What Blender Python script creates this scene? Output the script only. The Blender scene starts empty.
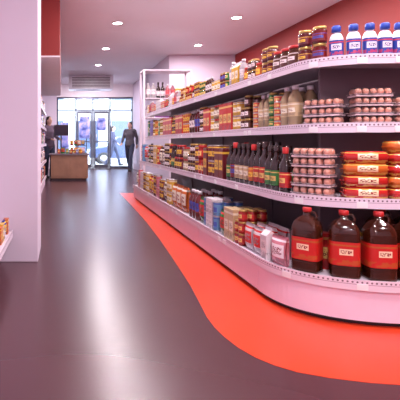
import bpy, bmesh, math, random
from mathutils import Vector, Matrix
random.seed(11)
S=bpy.context.scene
S.view_settings.view_transform='Standard'
COL=S.collection

# ---------------------------------------------------------------- materials
def newmat(name):
    m=bpy.data.materials.new(name); m.use_nodes=True
    return m, m.node_tree.nodes, m.node_tree.links, m.node_tree.nodes['Principled BSDF']
def plain(name,col,rough=.5,metal=0,noise=.06,scale=8,emit=None,es=0,trans=0,coat=0):
    m,N,L,b=newmat(name)
    tc=N.new('ShaderNodeTexCoord'); nz=N.new('ShaderNodeTexNoise'); nz.inputs['Scale'].default_value=scale
    L.new(tc.outputs['Object'],nz.inputs['Vector'])
    r=N.new('ShaderNodeValToRGB')
    c=col
    r.color_ramp.elements[0].position=.3; r.color_ramp.elements[1].position=.7
    r.color_ramp.elements[0].color=(c[0]*(1-noise),c[1]*(1-noise),c[2]*(1-noise),1)
    r.color_ramp.elements[1].color=(min(1,c[0]*(1+noise)),min(1,c[1]*(1+noise)),min(1,c[2]*(1+noise)),1)
    L.new(nz.outputs['Fac'],r.inputs['Fac']); L.new(r.outputs['Color'],b.inputs['Base Color'])
    b.inputs['Roughness'].default_value=rough; b.inputs['Metallic'].default_value=metal
    b.inputs['Transmission Weight'].default_value=trans
    b.inputs['Coat Weight'].default_value=coat
    if emit:
        b.inputs['Emission Color'].default_value=(*emit,1); b.inputs['Emission Strength'].default_value=es
    return m
def mathn(N,L,op,a,b=None,c=None):
    n=N.new('ShaderNodeMath'); n.operation=op
    for i,v in enumerate((a,b,c)):
        if v is None: continue
        if hasattr(v,'links'): L.new(v,n.inputs[i])
        else: n.inputs[i].default_value=v
    return n.outputs[0]
def mixc(N,L,f,a,b):
    n=N.new('ShaderNodeMix'); n.data_type='RGBA'
    for i,v in ((0,f),(6,a),(7,b)):
        if hasattr(v,'links'): L.new(v,n.inputs[i])
        elif i==0: n.inputs[0].default_value=v
        else: n.inputs[i].default_value=(*v,1)
    return n.outputs[2]
def printed(name,rough=.35,zc=.46,zh=.16,coat=0.2,seed=0.0,hw=.4,fixed=None,fixed2=None):
    """printed packaging: object colour ground, accent band, block lettering"""
    m,N,L,b=newmat(name)
    tc=N.new('ShaderNodeTexCoord'); sp=N.new('ShaderNodeSeparateXYZ'); L.new(tc.outputs['Generated'],sp.inputs[0])
    oi=N.new('ShaderNodeObjectInfo')
    if fixed is None:
        so=N.new('ShaderNodeSeparateColor'); L.new(oi.outputs['Color'],so.inputs[0])
        h=mathn(N,L,'MULTIPLY',so.outputs[0],7.31); h=mathn(N,L,'ADD',h,mathn(N,L,'MULTIPLY',so.outputs[1],13.7)); h=mathn(N,L,'ADD',h,seed)
        h=mathn(N,L,'FRACT',h)
        r=N.new('ShaderNodeValToRGB'); r.color_ramp.interpolation='CONSTANT'
        cols=[(.8,.7,.7),(.8,.5,.05),(.6,.03,.03),(.8,.74,.6),(.05,.08,.4),(.8,.75,.78),(.75,.5,.15)]
        e=r.color_ramp.elements
        e[0].position=0; e[0].color=(*cols[0],1); e[1].position=1/7; e[1].color=(*cols[1],1)
        for i in range(2,7):
            x=e.new(i/7); x.color=(*cols[i],1)
        L.new(h,r.inputs['Fac']); acc=r.outputs['Color']
    else:
        acc=fixed
    band=mathn(N,L,'COMPARE',sp.outputs[2],zc,zh)
    wid=mathn(N,L,'COMPARE',sp.outputs[0],.5,hw)
    band2=mathn(N,L,'MULTIPLY',band,wid)
    c=mixc(N,L,band2,oi.outputs['Color'],acc)
    mp=N.new('ShaderNodeMapping'); mp.inputs['Scale'].default_value=(9,1,14); L.new(tc.outputs['Generated'],mp.inputs[0])
    nz=N.new('ShaderNodeTexNoise'); nz.inputs['Scale'].default_value=1.6; nz.inputs['Detail'].default_value=0; L.new(mp.outputs[0],nz.inputs['Vector'])
    t=mathn(N,L,'GREATER_THAN',nz.outputs['Fac'],.5)
    t=mathn(N,L,'MULTIPLY',t,mathn(N,L,'COMPARE',sp.outputs[2],zc,zh*.55))
    t=mathn(N,L,'MULTIPLY',t,mathn(N,L,'COMPARE',sp.outputs[0],.5,hw*.8))
    dk=mixc(N,L,.6,oi.outputs['Color'],(.04,.01,.03))
    c=mixc(N,L,t,c,dk)
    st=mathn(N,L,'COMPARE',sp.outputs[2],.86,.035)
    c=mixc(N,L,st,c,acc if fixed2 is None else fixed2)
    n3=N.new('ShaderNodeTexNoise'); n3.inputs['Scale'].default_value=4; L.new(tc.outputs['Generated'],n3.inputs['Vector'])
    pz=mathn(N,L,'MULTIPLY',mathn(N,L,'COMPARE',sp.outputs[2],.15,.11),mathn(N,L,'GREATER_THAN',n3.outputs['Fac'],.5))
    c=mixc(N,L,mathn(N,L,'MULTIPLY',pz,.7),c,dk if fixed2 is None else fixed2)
    L.new(c,b.inputs['Base Color']); b.inputs['Roughness'].default_value=rough; b.inputs['Coat Weight'].default_value=coat
    return m
def objcol(name,rough=.3,dark=1.0,coat=0):
    m,N,L,b=newmat(name); oi=N.new('ShaderNodeObjectInfo')
    c=mixc(N,L,1-dark,oi.outputs['Color'],(.02,.01,.01))
    L.new(c,b.inputs['Base Color']); b.inputs['Roughness'].default_value=rough; b.inputs['Coat Weight'].default_value=coat
    return m

M={}
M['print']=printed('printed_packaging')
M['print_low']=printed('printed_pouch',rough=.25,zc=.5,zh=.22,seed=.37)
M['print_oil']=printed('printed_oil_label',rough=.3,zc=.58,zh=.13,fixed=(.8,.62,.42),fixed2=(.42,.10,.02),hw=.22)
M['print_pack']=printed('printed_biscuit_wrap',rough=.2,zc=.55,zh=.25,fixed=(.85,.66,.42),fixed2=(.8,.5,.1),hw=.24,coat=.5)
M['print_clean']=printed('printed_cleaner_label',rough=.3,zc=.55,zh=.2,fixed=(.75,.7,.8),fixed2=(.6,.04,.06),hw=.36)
M['body']=objcol('tinted_container',.12,.5,.3)
M['white']=plain('white_plastic',(.72,.68,.74),.3)
M['cap_white']=plain('white_cap',(.65,.6,.63),.35)
M['gold']=plain('gold_lid',(.5,.33,.1),.3,.6)
M['redcap']=plain('red_plastic',(.45,.02,.02),.3)
M['bluecap']=plain('blue_plastic',(.03,.08,.45),.3)
M['tin']=plain('tin_metal',(.5,.47,.49),.3,.9)
M['darkglass']=plain('dark_bottle_glass',(.02,.008,.007),.08,coat=.5)
M['egg']=plain('brown_eggshell',(.62,.27,.18),.4,noise=.25,scale=14)
M['pulp']=plain('clear_tray_plastic',(.66,.52,.54),.15,noise=.25,scale=20,coat=.6)
M['shelf']=plain('white_enamel_steel',(.64,.57,.64),.35,noise=.02)
M['base']=plain('pale_lilac_plinth_enamel',(.76,.60,.73),.35,noise=.02)
M['kick']=plain('dark_plinth_recess',(.03,.018,.025),.6)
M['panel']=plain('grey_back_panel',(.15,.11,.13),.5)
M['steel']=plain('dark_door_aluminium',(.10,.10,.13),.35,.7)
M['black']=plain('black_plastic',(.015,.015,.02),.35)
M['screen']=plain('dark_screen_glass',(.03,.03,.05),.1)
M['wood']=plain('tan_laminate',(.26,.13,.08),.4,noise=.15,scale=4)
M['wallw']=plain('mauve_white_paint',(.60,.51,.61),.7,noise=.02,scale=2)
M['ceil']=plain('ceiling_white_paint',(.82,.79,.82),.8,noise=.015,scale=1)
M['redwall']=plain('deep_red_paint',(.25,.018,.014),.6,noise=.06,scale=2)
M['softw']=plain('soffit_underside_paint',(.78,.70,.74),.6,noise=.02)
M['facade']=plain('pale_stone_facade',(.6,.61,.66),.8,noise=.1,scale=1.5)
M['road']=plain('grey_asphalt',(.3,.3,.33),.8,noise=.1)
M['pave']=plain('pavement_stone',(.6,.59,.6),.8,noise=.1)
M['glassdk']=plain('dark_window_pane',(.06,.08,.13),.1)
M['carpaint']=plain('dark_blue_car_paint',(.05,.07,.14),.2,coat=.8)
M['tyre']=plain('black_tyre_rubber',(.02,.02,.02),.8)
M['skin']=plain('skin',(.55,.32,.24),.5)
M['hair']=plain('dark_hair',(.02,.013,.01),.6,noise=.3,scale=60)
M['cloth']=objcol('woven_clothing',.85)
M['jeans']=plain('dark_denim',(.03,.035,.07),.85,noise=.2,scale=60)
M['shoe']=plain('shoe_leather',(.02,.018,.018),.5)
M['tag']=plain('white_price_card',(.8,.78,.8),.5)
M['lens']=plain('lamp_lens',(1,.95,.95),.4,emit=(1,.93,.95),es=45)
def oilmat():
    m,N,L,b=newmat('amber_oil_in_clear_plastic')
    tc=N.new('ShaderNodeTexCoord'); nz=N.new('ShaderNodeTexNoise'); nz.inputs['Scale'].default_value=9; L.new(tc.outputs['Object'],nz.inputs['Vector'])
    c=mixc(N,L,nz.outputs['Fac'],(.018,.005,.004),(.10,.02,.007))
    L.new(c,b.inputs['Base Color']); b.inputs['Roughness'].default_value=.1; b.inputs['Coat Weight'].default_value=.5
    b.inputs['Transmission Weight'].default_value=.3; b.inputs['IOR'].default_value=1.4
    return m
M['oil']=oilmat()
def clear(name,tint,gl=.02,milk=0,ior=1.5):
    m=bpy.data.materials.new(name); m.use_nodes=True
    N=m.node_tree.nodes; L=m.node_tree.links; N.remove(N['Principled BSDF'])
    t=N.new('ShaderNodeBsdfTransparent'); t.inputs[0].default_value=(*tint,1)
    g=N.new('ShaderNodeBsdfGlossy'); g.inputs['Roughness'].default_value=gl
    fr=N.new('ShaderNodeFresnel'); fr.inputs[0].default_value=ior
    a=t
    if milk:
        d=N.new('ShaderNodeBsdfDiffuse'); d.inputs[0].default_value=(.85,.78,.8,1)
        a=N.new('ShaderNodeMixShader'); a.inputs[0].default_value=milk; L.new(t.outputs[0],a.inputs[1]); L.new(d.outputs[0],a.inputs[2])
    mx=N.new('ShaderNodeMixShader'); L.new(fr.outputs[0],mx.inputs[0]); L.new(a.outputs[0],mx.inputs[1]); L.new(g.outputs[0],mx.inputs[2])
    L.new(mx.outputs[0],N['Material Output'].inputs[0]); return m
M['glass']=clear('clear_door_glass',(.93,.96,1))
M['clear']=clear('clear_blister_plastic',(.98,.96,.97),.12,.05,1.2)
def postermat():
    m,N,L,b=newmat('blue_violet_poster_print')
    tc=N.new('ShaderNodeTexCoord'); nz=N.new('ShaderNodeTexNoise'); nz.inputs['Scale'].default_value=4; L.new(tc.outputs['Object'],nz.inputs['Vector'])
    r=N.new('ShaderNodeValToRGB'); e=r.color_ramp.elements
    e[0].position=.35; e[0].color=(.05,.08,.4,1); e[1].position=.65; e[1].color=(.8,.6,.8,1)
    x=e.new(.5); x.color=(.3,.35,.8,1)
    L.new(nz.outputs['Fac'],r.inputs['Fac']); L.new(r.outputs['Color'],b.inputs['Base Color']); return m
M['poster']=postermat()
def lipmat():
    m,N,L,b=newmat('perforated_shelf_lip')
    uv=N.new('ShaderNodeUVMap'); sp=N.new('ShaderNodeSeparateXYZ'); L.new(uv.outputs[0],sp.inputs[0])
    u=mathn(N,L,'FRACT',mathn(N,L,'DIVIDE',sp.outputs[0],.022)); u=mathn(N,L,'MULTIPLY',mathn(N,L,'SUBTRACT',u,.5),.022)
    v=mathn(N,L,'SUBTRACT',sp.outputs[1],.044)
    d=mathn(N,L,'SQRT',mathn(N,L,'ADD',mathn(N,L,'MULTIPLY',u,u),mathn(N,L,'MULTIPLY',v,v)))
    f=mathn(N,L,'LESS_THAN',d,.005)
    c=mixc(N,L,f,(.72,.61,.70),(.16,.09,.13))
    ln=mathn(N,L,'COMPARE',sp.outputs[1],.033,.0015)
    c=mixc(N,L,ln,c,(.35,.24,.31))
    L.new(c,b.inputs['Base Color']); b.inputs['Roughness'].default_value=.35
    return m
M['lip']=lipmat()
def floormat(name,c1,c2,rough,spec=.5):
    m,N,L,b=newmat(name)
    tc=N.new('ShaderNodeTexCoord')
    n1=N.new('ShaderNodeTexNoise'); n1.inputs['Scale'].default_value=.8; n1.inputs['Detail'].default_value=1; L.new(tc.outputs['Object'],n1.inputs['Vector'])
    r=N.new('ShaderNodeValToRGB'); r.color_ramp.elements[0].position=.2; r.color_ramp.elements[1].position=.8
    r.color_ramp.elements[0].color=(*c1,1); r.color_ramp.elements[1].color=(*c2,1)
    L.new(n1.outputs['Fac'],r.inputs['Fac']); L.new(r.outputs['Color'],b.inputs['Base Color'])
    b.inputs['Roughness'].default_value=rough
    b.inputs['Specular IOR Level'].default_value=spec
    return m
M['floor']=floormat('purple_resin_floor',(.060,.022,.028),(.072,.027,.034),.27,.55)
M['red']=floormat('orange_red_resin_floor',(.56,.046,.015),(.64,.056,.019),.28)

# ---------------------------------------------------------------- mesh builder
class MB:
    def __init__(s): s.v=[];s.f=[];s.m=[];s.uv=[];s.mats=[];s.sm=[]
    def mi(s,k):
        if k not in s.mats: s.mats.append(k)
        return s.mats.index(k)
    def face(s,idx,k,smooth=False,uv=None):
        s.f.append(idx); s.m.append(s.mi(k)); s.sm.append(smooth); s.uv.append(uv)
    def lathe(s,prof,k,seg=16,sx=1,sy=1,n=2.0,off=(0,0,0),smooth=True,cap0=True,cap1=True):
        b=len(s.v)
        for r,z in prof:
            for i in range(seg):
                a=2*math.pi*(i+.5)/seg; c,t=math.cos(a),math.sin(a)
                x=math.copysign(abs(c)**(2/n),c); y=math.copysign(abs(t)**(2/n),t)
                s.v.append((off[0]+r*sx*x,off[1]+r*sy*y,off[2]+z))
        for j in range(len(prof)-1):
            for i in range(seg):
                i2=(i+1)%seg
                s.face((b+j*seg+i,b+j*seg+i2,b+(j+1)*seg+i2,b+(j+1)*seg+i),k,smooth)
        if cap0: s.face(tuple(b+i for i in reversed(range(seg))),k)
        if cap1:
            j=len(prof)-1; s.face(tuple(b+j*seg+i for i in range(seg)),k)
    def box(s,x0,x1,y0,y1,z0,z1,k,bev=0,seg=1,smooth=False):
        bm=bmesh.new(); bmesh.ops.create_cube(bm,size=1)
        for v in bm.verts:
            v.co=Vector(((x0+x1)/2+v.co.x*(x1-x0),(y0+y1)/2+v.co.y*(y1-y0),(z0+z1)/2+v.co.z*(z1-z0)))
        if bev>0: bmesh.ops.bevel(bm,geom=bm.edges[:],offset=bev,segments=seg,affect='EDGES')
        s.frombm(bm,k,smooth); bm.free()
    def frombm(s,bm,k,smooth=False):
        b=len(s.v); bm.verts.index_update()
        for v in bm.verts: s.v.append(tuple(v.co))
        for f in bm.faces: s.face(tuple(b+v.index for v in f.verts),k,smooth)
    def prism(s,poly,z0,z1,k):
        b=len(s.v); n=len(poly)
        for z in (z0,z1):
            for p in poly: s.v.append((p[0],p[1],z))
        s.face(tuple(b+i for i in reversed(range(n))),k); s.face(tuple(b+n+i for i in range(n)),k)
        for i in range(n):
            j=(i+1)%n; s.face((b+i,b+j,b+n+j,b+n+i),k)
    def yprism(s,poly,y0,y1,k):
        b=len(s.v); n=len(poly)
        for y in (y0,y1):
            for p in poly: s.v.append((p[0],y,p[1]))
        s.face(tuple(b+i for i in range(n)),k); s.face(tuple(b+n+i for i in reversed(range(n))),k)
        for i in range(n):
            j=(i+1)%n; s.face((b+i,b+n+i,b+n+j,b+j),k)
    def ribbon(s,path,nrm,th,z0,z1,k):
        u=0; b=len(s.v); n=len(path); us=[0]
        for i in range(1,n):
            u+=math.dist(path[i],path[i-1]); us.append(u)
        for p,q in zip(path,nrm):
            o=(p[0]+q[0]*th,p[1]+q[1]*th)
            s.v += [(p[0],p[1],z0),(p[0],p[1],z1),(o[0],o[1],z0),(o[0],o[1],z1)]
        h=z1-z0
        for i in range(n-1):
            a=b+4*i; c=a+4
            uv=((us[i],0),(us[i+1],0),(us[i+1],h),(us[i],h))
            s.face((a+2,c+2,c+3,a+3),k,False,uv)
            s.face((c,a,a+1,c+1),k); s.face((a+1,a+3,c+3,c+1),k); s.face((a,c,c+2,a+2),k)
        s.face((b,b+2,b+3,b+1),k); e=b+4*(n-1); s.face((e,e+1,e+3,e+2),k)
    def tube(s,pts,rad,k,seg=10,flat=(1,1)):
        pts=[Vector(p) for p in pts]; b=len(s.v); P=[];R=[]
        d0=(pts[1]-pts[0]).normalized(); d1=(pts[-1]-pts[-2]).normalized()
        P.append(pts[0]-d0*rad[0]*.8);R.append(rad[0]*.45)
        for p,r in zip(pts,rad): P.append(p);R.append(r)
        P.append(pts[-1]+d1*rad[-1]*.8);R.append(rad[-1]*.45)
        for i,(p,r) in enumerate(zip(P,R)):
            d=(P[min(i+1,len(P)-1)]-P[max(i-1,0)]).normalized()
            a=Vector((1,0,0)) if abs(d.x)<.8 else Vector((0,1,0))
            y=d.cross(a).normalized(); x=y.cross(d).normalized()
            for j in range(seg):
                t=2*math.pi*j/seg
                s.v.append(tuple(p+x*math.cos(t)*r*flat[0]+y*math.sin(t)*r*flat[1]))
        n=len(P)
        for i in range(n-1):
            for j in range(seg):
                j2=(j+1)%seg; s.face((b+i*seg+j,b+i*seg+j2,b+(i+1)*seg+j2,b+(i+1)*seg+j),k,True)
        s.face(tuple(b+j for j in reversed(range(seg))),k,True); s.face(tuple(b+(n-1)*seg+j for j in range(seg)),k,True)
    def ell(s,c,r,k,seg=14,rings=9):
        b=len(s.v)
        for i in range(rings+1):
            a=-math.pi/2+math.pi*i/rings; rr=max(math.cos(a),.05)
            for j in range(seg):
                t=2*math.pi*j/seg
                s.v.append((c[0]+r[0]*rr*math.cos(t),c[1]+r[1]*rr*math.sin(t),c[2]+r[2]*math.sin(a)))
        for i in range(rings):
            for j in range(seg):
                j2=(j+1)%seg; s.face((b+i*seg+j,b+i*seg+j2,b+(i+1)*seg+j2,b+(i+1)*seg+j),k,True)
        s.face(tuple(b+j for j in reversed(range(seg))),k,True); s.face(tuple(b+rings*seg+j for j in range(seg)),k,True)
    def pillow(s,w,d,h,k,nx=8,nz=8,pinch=.12):
        b=len(s.v)
        for side in (-1,1):
            for j in range(nz+1):
                v=j/nz
                for i in range(nx+1):
                    u=i/nx
                    th=d/2*(math.sin(math.pi*min(max(v,.0),1))**.45)*(math.sin(math.pi*(.06+.88*u))**.5)+.001
                    x=(u-.5)*w*(1-pinch*math.sin(math.pi*v)*.6)
                    s.v.append((x,side*th,v*h))
        M_=(nx+1)*(nz+1)
        for side in (0,1):
            o=b+side*M_
            for j in range(nz):
                for i in range(nx):
                    q=(o+j*(nx+1)+i,o+j*(nx+1)+i+1,o+(j+1)*(nx+1)+i+1,o+(j+1)*(nx+1)+i)
                    s.face(q if side==0 else q[::-1],k,True)
        per=[j*(nx+1) for j in range(nz,0,-1)]+[i for i in range(nx)]+[j*(nx+1)+nx for j in range(nz)]+[nz*(nx+1)+i for i in range(nx,0,-1)]
        for i in range(len(per)):
            j=(i+1)%len(per); s.face((b+per[i],b+per[j],b+M_+per[j],b+M_+per[i]),k,True)
    def merge(s,o):
        b=len(s.v); s.v+=o.v
        for f,m,sm,uv in zip(o.f,o.m,o.sm,o.uv): s.face(tuple(b+i for i in f),o.mats[m],sm,uv)
        return s
    def mesh(s,name):
        me=bpy.data.meshes.new(name); me.from_pydata(s.v,[],s.f)
        for k in s.mats: me.materials.append(M[k])
        me.polygons.foreach_set('material_index',s.m); me.polygons.foreach_set('use_smooth',s.sm)
        if any(u for u in s.uv):
            ul=me.uv_layers.new(name='UVMap')
            for p,u in zip(me.polygons,s.uv):
                if u:
                    for li,c in zip(p.loop_indices,u): ul.data[li].uv=c
                else:
                    for li in p.loop_indices: ul.data[li].uv=(0,0)
        me.update(); return me
def obj(name,data,parent=None,loc=(0,0,0),rz=0,label=None,cat=None,kind=None,group=None,color=None):
    o=bpy.data.objects.new(name,data); COL.objects.link(o); o.location=loc; o.rotation_euler[2]=rz
    if parent: o.parent=parent
    if label: o['label']=label
    if cat: o['category']=cat
    if kind: o['kind']=kind
    if group: o['group']=group
    if color: o.color=(*color,1)
    return o
def struct(name,mb): return obj(name,mb.mesh(name),kind='structure')
def sbox(name,x0,x1,y0,y1,z0,z1,k,bev=0):
    b=MB(); b.box(x0,x1,y0,y1,z0,z1,k,bev); return struct(name,b)

# ---------------------------------------------------------------- room shell
HC=3.2
sbox('floor',-2.6,4.4,-3,16.1,-.1,0,'floor')
pts=[(1.12,8.2),(1.08,6.41),(1.04,5.2),(.985,4.23),(.93,3.5),(.879,2.89),(.83,2.5),(.81,2.35),(.806,2.22),(.815,2.12),(.84,2.0),(.88,1.91),(.93,1.845),(1.0,1.79),(1.112,1.745),(1.25,1.71),(1.4,1.69),(1.95,1.68),(2.5,1.69)]
poly=pts+[(4.0-p[0]*1.0,p[1]) for p in reversed(pts[:-4])]
b=MB(); b.prism(list(reversed(poly)),0.0,.0015,'red'); struct('floor_inlay',b)
sbox('ceiling',-2.6,4.46,-3,16.1,HC,HC+.1,'ceil')
sbox('wall_right',4.36,4.46,-3,10.6,0,HC,'redwall')
sbox('wall_rear',-.95,4.46,-3.1,-3,0,HC,'wallw')
sbox('wall_left',-.95,-.85,-3,10.9,0,HC,'wallw')
sbox('wall_column',-.85,-.197,3.45,3.95,0,HC,'wallw',.004)
sbox('wall_checkout',-2.6,-2.5,10.9,16,0,HC,'wallw')
sbox('wall_partition',-2.5,-.85,10.8,10.9,0,HC,'wallw')
sbox('wall_back',2.7,4.36,10.6,10.7,0,HC,'wallw')
sbox('wall_lobby',2.7,2.8,10.7,16,0,HC,'wallw')
b=MB(); b.box(-.85,-.03,6.0,10.9,2.22,HC,'redwall'); struct('wall_bulkhead',b)
b=MB(); b.box(-.85,-.03,6.0,10.9,2.2,2.22,'softw'); struct('trim_1',b)
sbox('wall_front',-2.5,-.2,16,16.12,0,HC,'wallw')
sbox('wall_lintel',-.2,2.7,16,16.12,2.72,HC,'softw')
def entrance():
    b=MB(); y0,y1=16.02,16.1
    for x in (-.2,.5,1.15,1.8,2.64): b.box(x,x+.06,y0,y1,0,2.72,'steel',.004)
    for z in (2.66,2.2): b.box(-.14,2.64,y0+.005,y1-.005,z,z+.06,'steel')
    b.box(-.14,.5,y0+.005,y1-.005,0,.1,'steel'); b.box(1.86,2.64,y0+.005,y1-.005,0,.1,'steel')
    b.box(.56,1.8,y0+.005,y1-.005,0,.015,'steel')
    struct('trim_2',b)
    n=1
    for x0,x1 in ((-.14,.5),(1.86,2.64)):
        g=MB(); g.box(x0,x1,16.055,16.065,.1,2.2,'glass'); struct('window_%d'%n,g); n+=1
    for x0,x1 in ((-.14,.5),(.56,1.15),(1.21,1.8),(1.86,2.64)):
        g=MB(); g.box(x0,x1,16.055,16.065,2.26,2.66,'glass'); struct('window_%d'%n,g); n+=1
    for n,(x0,x1,hx) in enumerate(((.56,1.15,1.06),(1.21,1.8,1.3)),1):
        d=MB(); d.box(x0+.01,x0+.07,16.03,16.08,.02,2.19,'steel'); d.box(x1-.07,x1-.01,16.03,16.08,.02,2.19,'steel')
        d.box(x0+.07,x1-.07,16.03,16.08,.02,.16,'steel'); d.box(x0+.07,x1-.07,16.03,16.08,2.1,2.19,'steel')
        d.box(x0+.07,x1-.07,16.03,16.08,1.0,1.05,'steel')
        d.box(x0+.07,x1-.07,16.05,16.06,.16,1.0,'glass'); d.box(x0+.07,x1-.07,16.05,16.06,1.05,2.1,'glass')
        o=struct('door_%d'%n,d)
        h=MB(); h.tube([(hx,16.02,.95),(hx,15.98,.97),(hx,15.98,1.28),(hx,16.02,1.3)],[.012]*4,'tin',8)
        obj('handle',h.mesh('handle'),parent=o)
entrance()
b=MB(); b.box(-.2,.2,-.002,.002,0,.85,'poster')
obj('poster',b.mesh('poster'),loc=(.86,16.044,1.15),label='blue and violet poster fixed to the glass entrance door',cat='poster')
b=MB(); b.box(-.15,.15,-.002,.002,0,1.3,'poster')
obj('poster',b.mesh('poster'),loc=(.1,16.05,.45),label='tall blue and violet poster fixed to the entrance window',cat='poster')
b=MB(); b.box(-.18,.18,-.002,.002,0,.5,'poster')
obj('poster',b.mesh('poster'),loc=(1.5,16.044,1.45),label='small blue and violet poster on the glass entrance door',cat='poster')
b=MB(); b.box(-14,18,16.12,19.5,-.12,0,'pave'); b.box(-14,18,19.5,27,-.22,-.1,'road'); b.box(-14,18,27,29,-.12,0,'pave')
struct('ground',b)
b=MB(); b.box(-12,16,29,30,0,9,'facade')
for fl in range(3):
    for i in range(11):
        x=-11+i*2.4
        z0=.2 if fl==0 else .9+fl*3
        b.box(x,x+1.5,28.96,29.02,z0,z0+ (2.3 if fl==0 else 1.6),'glassdk'); b.box(x-.1,x+1.6,28.9,28.98,z0-.12,z0,'facade')
obj('building',b.mesh('building'),label='pale stone building across the street with rows of windows',cat='building')
c=obj('car',None,loc=(3.3,20.9,-.1),label='dark blue car parked at the kerb outside the entrance',cat='car')
prof=[(-2.0,.35),(-2.05,.6),(-1.95,.82),(-1.1,.95),(-.6,1.38),(.75,1.42),(1.35,1.0),(1.9,.92),(2.02,.6),(1.98,.35)]
b=MB(); b.yprism(prof,-.8,.8,'carpaint'); o=obj('body',b.mesh('car_body'),parent=c)
md=o.modifiers.new('bevel','BEVEL'); md.width=.07; md.segments=3; md.limit_method='ANGLE'
b=MB(); b.yprism([(-.98,.98),(-.56,1.33),(.05,1.34),(.05,.98)],-.806,.806,'glassdk'); b.yprism([(.11,.98),(.11,1.34),(.7,1.36),(1.15,1.0)],-.806,.806,'glassdk'); obj('side_windows',b.mesh('side_windows'),parent=c)
for x in (-1.3,1.25):
    for y in (-.72,.72):
        b=MB(); b.lathe([(.2,-.09),(.3,-.1),(.32,-.07),(.32,.07),(.3,.1),(.2,.09)],'tyre',24); b.lathe([(.19,.095),(.05,.104)],'tin',20)
        w=obj('wheel',b.mesh('wheel'),parent=c,loc=(x,y,.32)); w.rotation_euler=(math.pi/2,0,0)

a=obj('air_conditioner',None,loc=(.95,14.0,2.735),label='white box air conditioner mounted at the ceiling near the entrance',cat='air conditioner')
b=MB(); b.box(-.73,.73,-.25,.25,.0,.46,'white',.02,2); obj('housing',b.mesh('housing'),parent=a)
b=MB()
for i in range(7): b.box(-.62,.62,-.262,-.25,.06+i*.05,.085+i*.05,'panel')
obj('grille',b.mesh('grille'),parent=a)

# ---------------------------------------------------------------- downlights
rb=MB(); rb.lathe([(.078,.0),(.095,-.004),(.1,-.012),(.09,-.016),(.078,-.012)],'white',24,cap0=False,cap1=False); ring=rb.mesh('trim_ring')
lb=MB(); lb.lathe([(.077,-.006),(.05,-.011),(.01,-.013)],'lens',20); lensm=lb.mesh('lens')
def downlight(x,y,pw):
    e=obj('ceiling_downlight',None,loc=(x,y,HC),label='round white recessed ceiling downlight, lit',cat='ceiling light',group='recessed ceiling downlights')
    obj('trim_ring',ring,parent=e); obj('lamp_lens',lensm,parent=e)
    l=bpy.data.lights.new('downlight_lamp','AREA'); l.shape='DISK'; l.size=.16; l.energy=pw; l.color=(1,.89,.94)
    obj('lamp',l,parent=e,loc=(0,0,-.03))
PW=58
for y in (-2.4,-.5,1.5,3.6,5.7,7.8,9.9,12.0,14.6): downlight(1.03,y,(PW if y<7 else 46) if y<13 else 75)
for y in (-.5,1.5,3.6,5.6,7.45,9.56): downlight(3.09,y,PW)
downlight(-1.3,13.5,35)

# ---------------------------------------------------------------- gondola
CX,CY=1.95,2.70
LEV=[(.238,.70,.52),(.66,.60,.43),(1.08,.48,.32),(1.47,.48,.33)]
def nose(hw,d,inset=0,n=2.5,N=60):
    P=[]
    for i in range(N*4+1):
        a=math.pi+math.pi*i/(N*4); c,t=math.cos(a),math.sin(a)
        P.append(Vector((CX+hw*math.copysign(abs(c)**(2/n),c),CY+d*math.copysign(abs(t)**(2/n),t))))
    L=[0]
    for i in range(1,len(P)): L.append(L[-1]+(P[i]-P[i-1]).length)
    Q=[]
    for k in range(N+1):
        s=L[-1]*k/N; j=0
        while j<len(L)-2 and L[j+1]<s: j+=1
        f=(s-L[j])/max(L[j+1]-L[j],1e-9); Q.append(P[j].lerp(P[j+1],min(f,1)))
    NR=[]
    for i in range(len(Q)):
        t=(Q[min(i+1,N)]-Q[max(i-1,0)]).normalized(); NR.append(Vector((t.y,-t.x)))
    NR[0]=Vector((-1,0)); NR[-1]=Vector((1,0))
    return [q-n_*inset for q,n_ in zip(Q,NR)],NR
LZ0,LZ1=-.045,.012
def tagmesh():
    b=MB(); b.box(-.003,0,-.026,.026,0,.034,'tag',.0008); return b.mesh('price_tag')
TAG=tagmesh()
def bay(y0,y1,n):
    e=obj('shelving_unit',None,loc=(CX,(y0+y1)/2,0),label='white steel double-sided supermarket gondola bay with four shelves',cat='shelving',group='gondola shelving bays')
    D=(y1-y0)/2-.0015
    b=MB(); hw=LEV[0][1]-.012; b.box(-hw,hw,-D,D,.03,LEV[0][0]+LZ0,'base',.003); b.box(-hw+.03,hw-.03,-D,D,.0016,.03,'kick')
    obj('base',b.mesh('base'),parent=e)
    b=MB(); b.box(-.02,.02,-D,D,LEV[0][0]+.002,1.5,'panel')
    for y in (-D,D-.03): b.box(-.032,.032,y,y+.03,LEV[0][0]+.002,1.52,'panel')
    obj('back_panel',b.mesh('back_panel'),parent=e)
    for h,hw,d in LEV:
        for sgn in (-1,1):
            b=MB()
            xi,xo=(.034,hw-.006)
            xs=sorted((sgn*xi,sgn*xo)); b.box(xs[0],xs[1],-D,D,h-.02,h,'shelf')
            if sgn<0: path=[Vector((-xo,D)),Vector((-xo,-D))]
            else: path=[Vector((xo,-D)),Vector((xo,D))]
            b.ribbon(path,[Vector((sgn,0))]*2,.006,h+LZ0,h+LZ1,'lip')
            s=obj('shelf',b.mesh('shelf'),parent=e)
            if sgn<0:
                for k in range(2):
                    obj('price_tag',TAG,parent=s,loc=(-xo-.006,random.uniform(-D+.1,D-.1),h+LZ0+.003))
bays=[2.70,3.88,5.06,6.24,7.42]
for i in range(4): bay(bays[i],bays[i+1],i)
e=obj('end_shelving_unit',None,label='white rounded gondola end unit with four curved perforated shelves',cat='shelving')
e.location=(CX,CY,0)
def rel(P): return [Vector((p.x-CX,p.y-CY)) for p in P]
P,NR=nose(LEV[0][1],LEV[0][2],.012); b=MB(); b.prism([tuple(p) for p in rel(P)],.03,LEV[0][0]+LZ0,'base')
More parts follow.
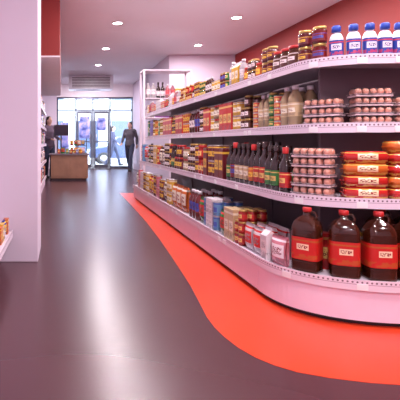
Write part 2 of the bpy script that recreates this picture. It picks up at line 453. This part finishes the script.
P,NR=nose(LEV[0][1],LEV[0][2],.045); b.prism([tuple(p) for p in rel(P)],.0016,.03,'kick'); obj('base',b.mesh('base'),parent=e)
b=MB(); b.box(-.31,.31,-.025,-.004,LEV[0][0]+.002,1.5,'panel'); obj('back_panel',b.mesh('back_panel'),parent=e)
for h,hw,d in LEV:
    P,NR=nose(hw,d,.006); b=MB(); R=rel(P)
    for p in R: p.y=min(p.y,-.0)
    b.prism([tuple(p) for p in R],h-.02,h,'shelf'); b.ribbon(R,NR,.006,h+LZ0,h+LZ1,'lip')
    s=obj('shelf',b.mesh('shelf'),parent=e)
    for k in (8,19,28):
        q=R[k]+NR[k]*.006
        obj('price_tag',TAG,parent=s,loc=(q.x,q.y,h+LZ0+.003),rz=math.atan2(-NR[k].y,-NR[k].x))

# ---------------------------------------------------------------- product prototypes
PR={}
def proto(kind,parts,w,d,h,lab,cat):
    one=MB()
    for n,mb in parts: one.merge(mb)
    PR[kind]=dict(parts=[(n,mb.mesh(n)) for n,mb in parts],one=one.mesh(kind),w=w,d=d,h=h,lab=lab,cat=cat)
b=MB(); b.lathe([(.030,0),(.034,.004),(.034,.068),(.028,.076)],'body',16)
l=MB(); l.lathe([(.0345,.014),(.0345,.056)],'print',16,cap0=False,cap1=False)
c=MB(); c.lathe([(.030,.0755),(.031,.077),(.031,.089),(.029,.09)],'gold',16)
proto('jar',[('glass_body',b),('paper_label',l),('lid',c)],.069,.069,.09,'glass jar with metal lid','jar')
b=MB(); b.lathe([(.032,0),(.036,.005),(.037,.05),(.033,.09),(.029,.1)],'body',16)
l=MB(); l.lathe([(.0372,.02),(.0376,.05),(.0348,.08)],'print',16,cap0=False,cap1=False)
c=MB(); c.lathe([(.032,.0995),(.033,.101),(.033,.114),(.031,.115)],'redcap',16)
proto('preserve_jar',[('glass_body',b),('paper_label',l),('lid',c)],.076,.076,.115,'preserve jar with red lid','jar')
b=MB(); b.lathe([(.035,0),(.036,.002),(.036,.004),(.0352,.006)],'tin',18); b.lathe([(.0352,.006),(.0352,.104)],'print',18,cap0=False,cap1=False)
b.lathe([(.0352,.104),(.036,.106),(.036,.109),(.034,.11),(.033,.1085)],'tin',18)
proto('food_can',[('can',b)],.073,.073,.11,'printed food tin','tin can')
b=MB(); b.lathe([(.044,0),(.045,.002),(.0442,.005)],'tin',18); b.lathe([(.0442,.005),(.0442,.045)],'print',18,cap0=False,cap1=False)
b.lathe([(.0442,.045),(.045,.047),(.044,.05),(.042,.0485)],'tin',18)
proto('flat_can',[('can',b)],.091,.091,.05,'short flat food tin','tin can')
b=MB(); b.box(-.034,.034,-.024,.024,0,.12,'print',.002); b.box(.008,.022,-.024,.016,.12,.123,'white')
proto('drink_carton',[('carton',b)],.069,.05,.123,'printed brick drink carton','carton')
b=MB(); b.box(-.036,.036,-.036,.036,0,.165,'print',.0015)
i=len(b.v); b.v+=[(-.036,-.036,.165),(.036,-.036,.165),(.036,.036,.165),(-.036,.036,.165),(-.036,0,.2),(.036,0,.2)]
b.face((i,i+1,i+5,i+4),'print');b.face((i+2,i+3,i+4,i+5),'print');b.face((i+1,i+2,i+5),'print');b.face((i+3,i,i+4),'print')
b.box(-.036,.036,-.002,.002,.195,.215,'white')
proto('gable_carton',[('carton',b)],.073,.073,.215,'gable-top carton','carton')
b=MB(); b.box(-.05,.05,-.025,.025,0,.16,'print',.0012); b.box(-.049,.049,-.0005,.0005,.16,.1605,'panel')
proto('food_box',[('box',b)],.102,.052,.161,'printed cardboard food box','box')
b=MB(); b.box(-.035,.035,-.025,.025,0,.19,'print',.0012); b.box(-.034,.034,-.0005,.0005,.19,.1905,'panel')
proto('narrow_box',[('box',b)],.072,.052,.191,'tall narrow cardboard packet','box')
b=MB(); b.pillow(.11,.06,.16,'print_low')
proto('food_bag',[('bag',b)],.112,.066,.16,'printed plastic food bag','bag')
b=MB(); b.box(-.1,.1,-.058,.058,0,.068,'print_pack',.009,3,True)
for sx in (-1,1):
    xs=sorted((sx*.098,sx*.106)); b.box(xs[0],xs[1],-.05,.05,.03,.036,'print_pack',.001)
proto('biscuit_pack',[('pack',b)],.213,.118,.0682,'glossy wrapped packet lying flat','packet')
b=MB(); b.lathe([(.028,0),(.033,.004),(.034,.05),(.031,.075),(.034,.1),(.034,.13),(.026,.16),(.013,.178),(.013,.185)],'body',16)
l=MB(); l.lathe([(.0342,.052),(.0316,.075),(.0342,.1),(.0344,.12)],'print',16,cap0=False,cap1=False)
c=MB(); c.lathe([(.0155,.183),(.0155,.202),(.013,.204)],'cap_white',14)
proto('sauce_bottle',[('bottle_body',b),('paper_label',l),('cap',c)],.07,.07,.204,'plastic sauce bottle with white cap','bottle')
def dkb(kind,cap,lab):
    b=MB(); b.lathe([(.030,0),(.034,.004),(.035,.15),(.033,.172),(.018,.2),(.0135,.22),(.0135,.25),(.015,.252),(.015,.26)],'darkglass',18)
    l=MB(); l.lathe([(.0354,.035),(.0355,.125)],'print',18,cap0=False,cap1=False)
    c=MB(); c.lathe([(.0158,.235),(.0165,.24),(.0165,.272),(.014,.274)],cap,14)
    proto(kind,[('glass_body',b),('paper_label',l),('cap',c)],.072,.072,.274,lab,'bottle')
dkb('dark_bottle','redcap','label dark bottle with red cap')
dkb('wine_bottle','darkglass','label dark bottle with black cap')
b=MB(); b.lathe([(.9,0),(1,.005),(1,.1),(.96,.125),(.7,.148),(.36,.158),(.34,.165)],'white',24,sx=.037,sy=.026,n=2.6)
l=MB(); l.lathe([(1.012,.018),(1.012,.11)],'print_clean',24,sx=.037,sy=.026,n=2.6,cap0=False,cap1=False)
c=MB(); c.lathe([(.0165,.160),(.025,.163),(.024,.194),(.018,.2)],'bluecap',16)
proto('cleaner_bottle',[('bottle_body',b),('printed_label',l),('cap',c)],.077,.056,.2,'label white bottle with blue cap','bottle')
prof=[(.90,0),(.98,.005),(1,.014)]
for k in range(4): prof+=[(1,.02+k*.012),(.978,.026+k*.012)]
prof+=[(.988,.07),(.988,.205),(1,.21),(.978,.218),(1,.226),(.978,.234),(.995,.242),(.96,.262),(.84,.286),(.58,.308),(.32,.32),(.25,.328),(.25,.345)]
b=MB(); b.lathe(prof,'oil',36,sx=.073,sy=.066,n=4.2)
l=MB(); l.lathe([(1.002,.073),(1.002,.202)],'print_oil',36,sx=.073,sy=.066,n=4.2,cap0=False,cap1=False)
c=MB(); c.lathe([(.021,.342),(.024,.345),(.024,.366),(.02,.369)],'redcap',20)
h=MB(); h.tube([(.045,0,.295),(.052,0,.325),(.04,0,.343),(.022,0,.345)],[.007]*4,'oil',8)
proto('oil_bottle',[('bottle_body',b),('printed_label',l),('cap',c),('carry_handle',h)],.148,.135,.369,'label large bottle of amber oil','bottle')
t=MB(); t.box(-.107,.107,-.052,.052,.0,.012,'pulp',.004); t.box(-.111,.111,-.056,.056,.018,.0195,'pulp',.0005)
eg=MB(); lid=MB()
for ix in range(5):
    for iy in range(2):
        x,y=-.084+ix*.042,-.026+iy*.052
        eg.ell((x,y,.032),(.0198,.0245,.021),'egg',14,9)
        t.lathe([(.012,.01),(.0185,.018)],'pulp',12,off=(x,y,0),cap0=False,cap1=False)
for ix in range(5): lid.lathe([(1,.0196),(.98,.042),(.84,.053),(.6,.0565)],'clear',14,sx=.021,sy=.053,n=3.5,off=(-.084+ix*.042,0,0),cap0=False)
proto('egg_carton',[('tray',t),('eggs',eg),('lid',lid)],.224,.114,.057,'eggs in a transparent carton','egg carton')

CN={'red':(.5,.018,.015),'dark red':(.2,.01,.01),'yellow':(.62,.36,.03),'orange':(.6,.13,.02),'blue':(.02,.05,.3),'light blue':(.12,.28,.5),
 'green':(.03,.2,.04),'white':(.66,.6,.62),'pink':(.6,.22,.27),'brown':(.10,.03,.012),'violet':(.16,.03,.22),'cream':(.55,.4,.22),'black':(.02,.015,.02),'maroon':(.14,.012,.02)}
def put(kind,loc,rz,cn,sc=1,parts=False,group=None,where='on a white shelf'):
    p=PR[kind]; col=CN[cn]
    lab=cn+' '+p['lab']+' '+where
    if parts and len(p['parts'])>1:
        e=obj(kind,None,loc=loc,rz=rz,label=lab,cat=p['cat'],group=group)
        e.scale=(sc,)*3
        for n,me in p['parts']:
            o=obj(n,me,parent=e,color=col)
            if n=='eggs': o['kind']='stuff'
    else:
        e=obj(kind,p['one'],loc=loc,rz=rz,label=lab,cat=p['cat'],group=group,color=col); e.scale=(sc,)*3
    return e
def fill(level,z0,z1,pal,rows=2,near=False,grp='products'):
    h,hw,_=LEV[level]; xf=CX-hw+.022; y=z0; last=None
    while True:
        c=random.choice(pal)
        while c==last: c=random.choice(pal)
        last=c; kind,cn,stack,sc=c; sc*=random.uniform(.93,1.05)
        p=PR[kind]; w,d,hh=p['w']*sc+.001,p['d']*sc+.004,p['h']*sc
        for _ in range(random.choice((1,2,2,3))):
            if y+w>z1: return
            for r in range(rows):
                st=stack if random.random()>.15 or r else max(1,stack-1)
                for q in range(st):
                    put(kind,(xf+d*(r+.5),y+w/2,h+.0005+q*(hh+.0004)),-math.pi/2+random.uniform(-.02,.02)*(1 if p['w']<=.07 else 0),cn,sc,near and r==0,grp,'on the gondola shelf')
            y+=w
def rect(c,n,w,d):
    t=Vector((-n.y,n.x)); return [c+t*w/2*a+n*d/2*b for a,b in ((-1,-1),(1,-1),(1,1),(-1,1))],(t,n)
def hit(A,B):
    for ax in A[1]+B[1]:
        a=[p.dot(ax) for p in A[0]]; b_=[p.dot(ax) for p in B[0]]
        if max(a)<min(b_) or max(b_)<min(a): return False
    return True
def fill_end(level,seq,grp,start=0.0,inset=0.0,ymax=2.662):
    h,hw,d=LEV[level]; prev=[]
    N=700
    idx=int(start*N); cache={}
    for kind,cn,stack,sc,gap,*jt in seq:
        jit=jt[0] if jt else 0
        p=PR[kind]; w,dp,hh=p['w']*sc,p['d']*sc,p['h']*sc
        ins=.014+w*w/(8*.24)+dp/2+inset+jit*w*.5
        key=round(ins,4)
        if key not in cache: cache[key]=nose(hw,d,ins,N=N)
        P,NR=cache[key]; ok=False
        while idx<=N:
            c,n=P[idx],NR[idx]; r=rect(c,n,w+.004+gap,dp+.002)
            if max(q.y for q in r[0])<ymax+.03 and not any(hit(r,o) for o in prev[-6:]): ok=True; break
            idx+=1
        if not ok: return
        prev.append(rect(c,n,w+.002,dp))
        cl=cn if isinstance(cn,list) else [cn]
        for q in range(stack):
            j=random.uniform(-jit,jit)
            put(kind,(c.x,c.y,h+.0005+q*(hh+.0004)),math.atan2(n.x,-n.y)+j,cl[q%len(cl)],sc,True,grp,'on the end shelf')
fill_end(0,[('gable_carton','white',1,.95,.0),('food_bag','pink',1,1.1,.0)]+[('oil_bottle','red',1,.99,.0)]*8,'oil bottles and cartons on the bottom end shelf')
fill_end(1,[('dark_bottle','red',1,1.05,0),('egg_carton','brown',5,1.0,0,.03),('biscuit_pack',['red','red','orange'],4,.98,0,.03),('biscuit_pack',['red','orange','red'],5,.95,0,.03),('biscuit_pack',['red','red','yellow'],4,.98,0,.03),('biscuit_pack','red',4,.95,0,.03)],'packs on the lower end shelf')
fill_end(2,[('egg_carton','brown',3,.95,0,.03),('egg_carton','brown',4,.95,0,.03),('egg_carton','brown',3,.95,0,.03),('egg_carton','brown',3,.95,0,.03),('egg_carton','brown',4,.95,0,.03)],'egg cartons on the upper end shelf')
fill_end(3,[('jar','maroon',2,1.15,.0),('jar','dark red',2,1.15,.0)]+[('cleaner_bottle','blue',1,.97,.0)]*14,'bottles and jars on the top end shelf')
fill_end(0,[('food_box','red',1,1.3,0),('food_bag','yellow',1,1.4,0)]+[('oil_bottle','red',1,.99,.004)]*5,'oil bottles behind on the bottom end shelf',start=.2,inset=.165)
G='packaged groceries on the %s gondola shelf'
fill(3,2.73,3.2,[('jar','brown',2,1.15),('jar','maroon',2,1.1),('preserve_jar','brown',1,1.3),('jar','dark red',2,1.2)],1,True,G%'top')
fill(3,3.205,3.5,[('preserve_jar','orange',1,1.1),('food_can','maroon',1,1.2),('jar','brown',2,.9)],1,False,G%'top')
fill(3,3.505,3.82,[('gable_carton','yellow',1,1),('sauce_bottle','white',1,1.05)],1,True,G%'top')
fill(3,3.825,4.9,[('jar','dark red',2,.9),('preserve_jar','brown',1,1.1),('food_can','yellow',1,1.1),('food_can','maroon',2,.8),('sauce_bottle','brown',1,.85),('jar','green',2,.9),('narrow_box','cream',1,.8)],1,False,G%'top')
fill(3,4.905,7.38,[('food_can','orange',1,1),('narrow_box','white',1,.95),('sauce_bottle','pink',1,1),('jar','red',2,1),('narrow_box','yellow',1,.8),('gable_carton','white',1,.9),('food_box','red',1,.8),('jar','brown',2,1),('food_bag','green',1,.9),('sauce_bottle','white',1,.95)],1,False,G%'top')
fill(2,2.73,3.4,[('preserve_jar','maroon',2,1.15),('jar','dark red',3,1.05),('food_can','yellow',2,1.15),('preserve_jar','brown',2,1.15),('sauce_bottle','cream',1,1.3),('narrow_box','yellow',1,1.3),('flat_can','red',5,.9),('jar','green',3,.95)],2,True,G%'upper')
fill(2,3.405,4.8,[('food_can','yellow',2,1.2),('food_bag','orange',1,1.6),('jar','green',3,1),('food_can','blue',2,1.15),('narrow_box','yellow',1,1.4),('jar','brown',3,1),('sauce_bottle','dark red',1,1.35),('preserve_jar','cream',2,1.15),('narrow_box','red',1,1.3),('flat_can','green',5,.9)],2,False,G%'upper')
fill(2,4.805,7.38,[('food_can','white',2,1.2),('narrow_box','green',1,1.4),('food_box','red',1,1.6),('jar','yellow',3,1),('drink_carton','blue',2,1.1),('food_can','orange',2,1.15),('sauce_bottle','brown',1,1.3),('jar','maroon',3,1),('narrow_box','violet',1,1.4),('preserve_jar','dark red',2,1.2)],1,False,G%'upper')
fill(1,2.73,3.6,[('dark_bottle','yellow',1,1.15),('wine_bottle','red',1,1.2),('wine_bottle','green',1,1.1),('dark_bottle','orange',1,1.1),('wine_bottle','cream',1,1.15),('dark_bottle','dark red',1,1.2)],2,True,G%'lower')
fill(1,3.605,4.9,[('preserve_jar','red',2,1.25),('wine_bottle','dark red',1,1.15),('food_can','maroon',2,1.3),('sauce_bottle','red',1,1.4),('narrow_box','green',1,1.5),('dark_bottle','yellow',1,1.1),('jar','brown',3,1.1),('preserve_jar','cream',2,1.25),('narrow_box','maroon',1,1.45),('flat_can','yellow',6,.9)],2,False,G%'lower')
fill(1,4.905,7.38,[('food_box','red',1,1.7),('food_can','red',2,1.3),('sauce_bottle','orange',1,1.4),('food_bag','white',1,1.7),('preserve_jar','maroon',2,1.25),('narrow_box','light blue',1,1.5),('wine_bottle','green',1,1.1),('jar','brown',3,1.1),('food_bag','brown',1,1.7),('narrow_box','yellow',1,1.5)],1,False,G%'lower')
fill(0,2.73,3.0,[('gable_carton','pink',1,.95),('gable_carton','white',1,1),('narrow_box','red',1,1.15),('food_bag','white',1,1.2)],3,True,G%'bottom')
fill(0,3.005,3.5,[('food_bag','yellow',1,1.4),('food_bag','green',1,1.3),('narrow_box','cream',1,1.25),('drink_carton','orange',2,1),('jar','red',3,1)],3,False,G%'bottom')
fill(0,3.505,4.4,[('drink_carton','blue',2,1.05),('food_bag','white',1,1.5),('food_can','light blue',2,1.15),('narrow_box','green',1,1.35),('drink_carton','violet',2,1.05),('drink_carton','white',2,1.1),('food_bag','green',1,1.4),('sauce_bottle','dark red',1,1.3)],3,False,G%'bottom')
fill(0,4.405,7.38,[('food_bag','red',1,1.7),('food_can','yellow',2,1.3),('drink_carton','pink',2,1.2),('food_bag','orange',1,1.7),('narrow_box','white',1,1.4),('drink_carton','green',2,1.2),('food_bag','blue',1,1.6),('food_can','maroon',2,1.3),('food_bag','brown',1,1.7),('sauce_bottle','brown',1,1.4)],1,False,G%'bottom')

# ---------------------------------------------------------------- left wall shelving
def wallshelf(y0,y1,levels,xf,xb,top,lab,rec=.03):
    e=obj('wall_shelving',None,loc=((xf+xb)/2,(y0+y1)/2,0),label=lab,cat='shelving'); D=(y1-y0)/2; W=(xf-xb)/2
    b=MB(); b.box(-W,-W+.02,-D,D,0,top,'shelf'); obj('back_panel',b.mesh('back_panel'),parent=e)
    b=MB(); b.box(-W+.02,W-rec,-D,D,0,levels[0]-.045,'base'); obj('base',b.mesh('base'),parent=e)
    for h in levels:
        b=MB(); b.box(-W+.02,W-.006,-D,D,h-.02,h,'shelf'); b.ribbon([Vector((W-.006,-D)),Vector((W-.006,D))],[Vector((1,0))]*2,.006,h+LZ0,h+LZ1,'lip'); obj('shelf',b.mesh('shelf'),parent=e)
wallshelf(4.2,7.1,[.2,.58,.95,1.3,1.65],-.37,-.845,1.95,'white steel wall shelving stocked with groceries beside the column')
wallshelf(7.11,10.0,[.2,.58,.95,1.3,1.65],-.37,-.845,1.95,'white steel wall shelving stocked with groceries near the checkout')
pal=[('food_box','red',1,1.5),('food_can','blue',2,1.3),('sauce_bottle','yellow',1,1.3),('food_bag','orange',1,1.6),('gable_carton','white',1,1.2),('jar','brown',2,1.4),('food_box','green',1,1.4),('sauce_bottle','dark red',1,1.3),('wine_bottle','cream',1,.95)]
for h in [.2,.58,.95,1.3,1.65]:
    y=5.9; k=0
    while y<9.8:
        kind,cn,st,sc=random.choice(pal); p=PR[kind]; w=p['w']*sc+.005
        for _ in range(2):
            if y+w>9.95: break
            for q in range(st): put(kind,(-.395-p['d']*sc/2,y+w/2,h+.0005+q*(p['h']*sc+.0004)),math.pi/2,cn,sc,False,'groceries on the wall shelving','on the wall shelving')
            y+=w+.002
wallshelf(2.3,3.42,[.256],-.40,-.845,.6,'low white steel shelf with food packets standing against the column',.16)
y=3.38
for i in range(9):
    kind,cn,sc=[('food_box','orange',.75),('food_bag','blue',.8),('jar','white',1.1),('food_box','yellow',.8)][i%4]
    p=PR[kind]; w=p['w']*sc+.006; y-=w
    put(kind,(-.425-p['d']*sc/2,y+w/2,.2565),math.pi/2,cn,sc,True,'packets on the low shelf','on the low shelf')

# ---------------------------------------------------------------- tall white rack behind gondola
e=obj('display_rack',None,loc=(2.16,8.8,0),label='tall white open display rack with bottles and boxes',cat='shelving')
for x in (-.5,.46):
    for y in (-.2,.17):
        b=MB(); b.box(x,x+.04,y,y+.03,0,2.45,'shelf',.003); obj('post',b.mesh('post'),parent=e)
for h in (.15,.6,1.5,1.9):
    b=MB(); b.box(-.46,.46,-.17,.17,h-.02,h,'shelf',.003); obj('shelf',b.mesh('rack_shelf'),parent=e)
b=MB(); b.box(-.5,.5,-.2,.2,2.45,2.48,'shelf',.004); obj('top_panel',b.mesh('top_panel'),parent=e)
for h,ks in ((1.5,[('sauce_bottle','white',1.3),('food_box','violet',1.4),('wine_bottle','cream',1.1)]),(1.9,[('sauce_bottle','white',1.5),('wine_bottle','white',1.2),('sauce_bottle','pink',1.4),('gable_carton','yellow',1.1)])):
    x=1.72; i=0
    while x<2.56:
        kind,cn,sc=ks[(i//2)%len(ks)]; p=PR[kind]; w=p['w']*sc+.006; i+=1
        if x+w>2.6: break
        put(kind,(x+w/2,8.7,h+.0005),0,cn,sc,False,'goods on the white display rack','on the white display rack'); x+=w

# ---------------------------------------------------------------- checkout
e=obj('checkout_counter',None,loc=(.19,11.2,0),label='tan laminate checkout counter with dark top',cat='counter')
b=MB(); b.box(-.48,.48,-.35,.35,.06,.66,'wood',.006); b.box(-.44,.44,-.31,.31,0,.06,'kick'); obj('body',b.mesh('counter_body'),parent=e)
b=MB(); b.box(-.52,.52,-.39,.39,.66,.70,'panel',.005); obj('worktop',b.mesh('worktop'),parent=e)
b=MB(); b.box(-.47,-.02,-.356,-.35,.12,.6,'wood',.001); b.box(.02,.46,-.356,-.35,.12,.6,'wood',.001); obj('front_panel',b.mesh('front_panel'),parent=e)
e=obj('monitor',None,loc=(-.02,11.3,.7005),rz=.25,label='black cash register monitor on a stand on the counter',cat='monitor')
b=MB(); b.box(-.1,.1,-.08,.08,0,.02,'black',.004); b.tube([(0,.02,.02),(0,.02,.5)],[.02,.018],'black'); obj('stand',b.mesh('stand'),parent=e)
b=MB(); b.box(-.2,.2,-.03,.02,.47,.76,'black',.008,2); obj('casing',b.mesh('casing'),parent=e)
b=MB(); b.box(-.18,.18,-.034,-.031,.49,.74,'screen'); obj('screen',b.mesh('screen'),parent=e)
e=obj('counter_display',None,loc=(.42,11.25,.7005),label='small dark tiered sweets display on the checkout counter',cat='display stand')
b=MB(); b.box(-.24,.24,-.08,.12,0,.02,'black'); b.box(-.24,.24,.0,.12,.2,.215,'black')
for x in (-.24,.228): b.box(x,x+.012,-.08,.12,.02,.4,'black')
obj('frame',b.mesh('frame'),parent=e)
for h,yy in ((.7215,11.21),(.916,11.305)):
    x=.21
    for i,(k,cn,sc) in enumerate([('food_bag','green',.85),('food_bag','red',.85),('food_bag','yellow',.85),('food_bag','pink',.85)]):
        w=PR[k]['w']*sc+.005
        put(k,(x+w/2,yy,h+.0005),0,cn if h<.8 else ['red','green','orange','blue'][i],sc,False,'sweets bags on the checkout display','on the checkout display'); x+=w
x=-.1
for i,(k,cn,sc) in enumerate([('drink_carton','red',1),('food_bag','green',1),('food_box','green',.8),('jar','red',1.2),('food_can','maroon',1),('drink_carton','blue',.9),('jar','orange',1.3)]):
    w=PR[k]['w']*sc+.012
    put(k,(x+w/2-.02,10.95,.7005),0,cn,sc,False,'small goods on the checkout counter','on the checkout counter'); x+=w

# ---------------------------------------------------------------- people
def bake(mb,name,vox):
    me=mb.mesh(name+'_raw'); o=bpy.data.objects.new('tmp',me); COL.objects.link(o)
    r=o.modifiers.new('r','REMESH'); r.mode='VOXEL'; r.voxel_size=vox; r.use_smooth_shade=True
    s=o.modifiers.new('s','SMOOTH'); s.iterations=3; s.factor=.5
    dg=bpy.context.evaluated_depsgraph_get(); dg.update()
    out=bpy.data.meshes.new_from_object(o.evaluated_get(dg)); out.name=name
    bpy.data.objects.remove(o); out.materials.clear(); out.materials.append(M[mb.mats[0]])
    for p in out.polygons: p.material_index=0; p.use_smooth=True
    return out
def person(loc,rz,label,jac,J,hairlong=False,trous='jeans'):
    e=obj('person',None,loc=loc,rz=rz,label=label,cat='person')
    def legs(mb,k,a=0):
        for s in 'LR':
            hp,kn,an=J['hip'+s],J['kne'+s],J['ank'+s]
            mid=Vector(hp).lerp(Vector(kn),.5); cf=Vector(kn).lerp(Vector(an),.35)
            mb.tube([hp,mid,kn,cf,an],[.085+a,.075+a,.053+a,.054+a,.037+a*1.6],k,12)
    def torso(mb,k,a=0):
        p,c,n=Vector(J['pel']),Vector(J['chest']),Vector(J['neck'])
        mb.tube([p,p.lerp(c,.45),c,c.lerp(n,.55)],[.125+a,.108+a,.13+a,.09+a],k,16,(1.18,.82))
        mb.tube([J['shoL'],J['shoR']],[.058+a,.058+a],k,12)
    def arms(mb,k,a=0,end=1.0):
        for s in 'LR':
            sh,el,wr=Vector(J['sho'+s]),Vector(J['elb'+s]),Vector(J['wri'+s]); w=el.lerp(wr,end)
            mb.tube([sh,sh.lerp(el,.5),el,el.lerp(w,.4),w],[.052+a,.046+a,.037+a,.036+a,.025+a],k,10)
    body=MB(); torso(body,'skin'); legs(body,'skin'); arms(body,'skin')
    n,hd=Vector(J['neck']),Vector(J['head'])
    body.tube([n-Vector((0,0,.05)),hd],[.055,.05],'skin',10)
    body.ell(hd,(.074,.09,.112),'skin',18,12); body.ell(hd+Vector((0,-.03,-.06)),(.05,.055,.05),'skin')
    body.ell(hd+Vector((0,-.095,-.012)),(.012,.018,.02),'skin',8,6)
    for sx in (-1,1): body.ell(hd+Vector((sx*.076,.0,-.01)),(.01,.02,.03),'skin',8,6)
    body.ell(hd+Vector((0,-.085,-.048)),(.024,.01,.008),'skin',8,5)
    for s in 'LR':
        wr=Vector(J['wri'+s]); d=(wr-Vector(J['elb'+s])).normalized(); sd=Vector((1,0,0)) if abs(d.x)<.8 else Vector((0,1,0))
        sd=(sd-d*sd.dot(d)).normalized(); up=d.cross(sd)
        body.tube([wr,wr+d*.05,wr+d*.085],[.027,.036,.034],'skin',10,(1.0,.55))
        for q,(o,ln) in enumerate(((-.028,.062),(-.009,.075),(.01,.07),(.027,.055))):
            b0=wr+d*.085+sd*o; body.tube([b0,b0+d*ln*.55,b0+d*ln*.9+up*.018],[.0095,.009,.008],'skin',6)
        body.tube([wr+d*.03+sd*.028,wr+d*.06+sd*.052,wr+d*.09+sd*.056],[.012,.011,.009],'skin',6)
        an=Vector(J['ank'+s]); ty=J['toe'+s]
        body.tube([an,an+(Vector(ty)-an)*.4+Vector((0,0,-.02)),ty],[.035,.036,.028],'skin',8)
    obj('body',bake(body,'person_body',.009),parent=e)
    t=MB(); legs(t,trous,.014); t.tube([Vector(J['pel'])-Vector((0,0,.03)),Vector(J['pel'])+Vector((0,0,.06))],[.14,.135],trous,16,(1.18,.85))
    obj('trousers',bake(t,'trousers',.012),parent=e)
    c=MB(); torso(c,'cloth',.02); arms(c,'cloth',.014,.93); c.tube([Vector(J['pel'])-Vector((0,0,.06)),Vector(J['pel'])+Vector((0,0,.1))],[.15,.14],'cloth',16,(1.18,.85))
    obj('jacket',bake(c,'jacket',.012),parent=e,color=jac)
    h=MB(); h.ell(hd+Vector((0,.022,.028)),(.084,.09,.1),'hair',18,12)
    if hairlong: h.tube([hd+Vector((0,.05,.03)),hd+Vector((0,.065,-.08)),hd+Vector((0,.07,-.16))],[.07,.07,.045],'hair',12)
    obj('hair',bake(h,'hair',.01),parent=e)
    for sx in (-1,1):
        y=MB(); y.ell(hd+Vector((sx*.028,-.081,.006)),(.011,.006,.007),'black',8,6); obj('eye',y.mesh('eye'),parent=e)
    for s in 'LR':
        an=Vector(J['ank'+s]); ty=Vector(J['toe'+s]); sh=MB()
        hl=an+(an-ty).normalized()*.04; g=an.z-.08
        sh.tube([Vector((hl.x,hl.y,g+.042)),Vector(((an.x+ty.x)/2,(an.y+ty.y)/2,g+.042)),Vector((ty.x,ty.y,g+.036))],[.042,.043,.034],'shoe',10)
        obj('shoe',bake(sh,'shoe',.008),parent=e)
STAND=dict(pel=(0,0,.95),chest=(0,.0,1.28),neck=(0,.01,1.47),head=(0,-.01,1.60),shoL=(.17,.01,1.40),shoR=(-.17,.01,1.40),
 elbL=(.23,.03,1.13),elbR=(-.23,.03,1.13),wriL=(.24,-.06,.9),wriR=(-.24,-.06,.9),hipL=(.09,0,.92),hipR=(-.09,0,.92),kneL=(.1,-.02,.5),kneR=(-.1,-.02,.5),
 ankL=(.1,.02,.08),ankR=(-.1,.02,.08),toeL=(.12,-.14,.035),toeR=(-.12,-.14,.035))
W=dict(STAND); W.update(kneL=(.1,-.17,.54),ankL=(.1,-.28,.08),toeL=(.11,-.43,.035),kneR=(-.1,.05,.5),ankR=(-.1,.3,.08),toeR=(-.11,.15,.035),elbL=(.22,.12,1.15),wriL=(.22,.1,.92),elbR=(-.22,-.06,1.15),wriR=(-.22,-.22,.98))
T=dict(STAND); T.update(elbL=(.22,-.05,1.14),wriL=(.15,-.28,1.08),elbR=(-.22,-.05,1.14),wriR=(-.15,-.28,1.08))
person((2.40,14.9,0),-.5,'person in a dark jacket and jeans walking by the glass door',(.08,.07,.09),W)
person((2.2,18.2,0),1.3,'person in dark clothes walking past on the pavement outside',(.04,.04,.08),W,True)
person((-.36,11.75,0),.7,'dark-haired cashier in a grey top standing behind the register',(.12,.08,.12),T,True)

# ---------------------------------------------------------------- daylight
w=bpy.data.worlds.new('World'); S.world=w; w.use_nodes=True
bg=w.node_tree.nodes['Background']; bg.inputs[0].default_value=(.76,.87,1,1); bg.inputs[1].default_value=12.0
sl=bpy.data.lights.new('sun','SUN'); sl.energy=5.0; sl.angle=.02; sl.color=(1,.95,.9)
so=obj('sun',sl,loc=(0,20,10))
so.rotation_euler=Vector((.3,.55,-.8)).to_track_quat('-Z','Y').to_euler()

# ---------------------------------------------------------------- camera
cd=bpy.data.cameras.new('camera'); cam=obj('camera',cd,loc=(0,0,.975)); cam.rotation_euler=(math.pi/2,0,0)
cd.sensor_width=36; cd.lens=36*421/400; cd.shift_x=.345; cd.shift_y=-.1425; cd.clip_start=.05
S.camera=cam
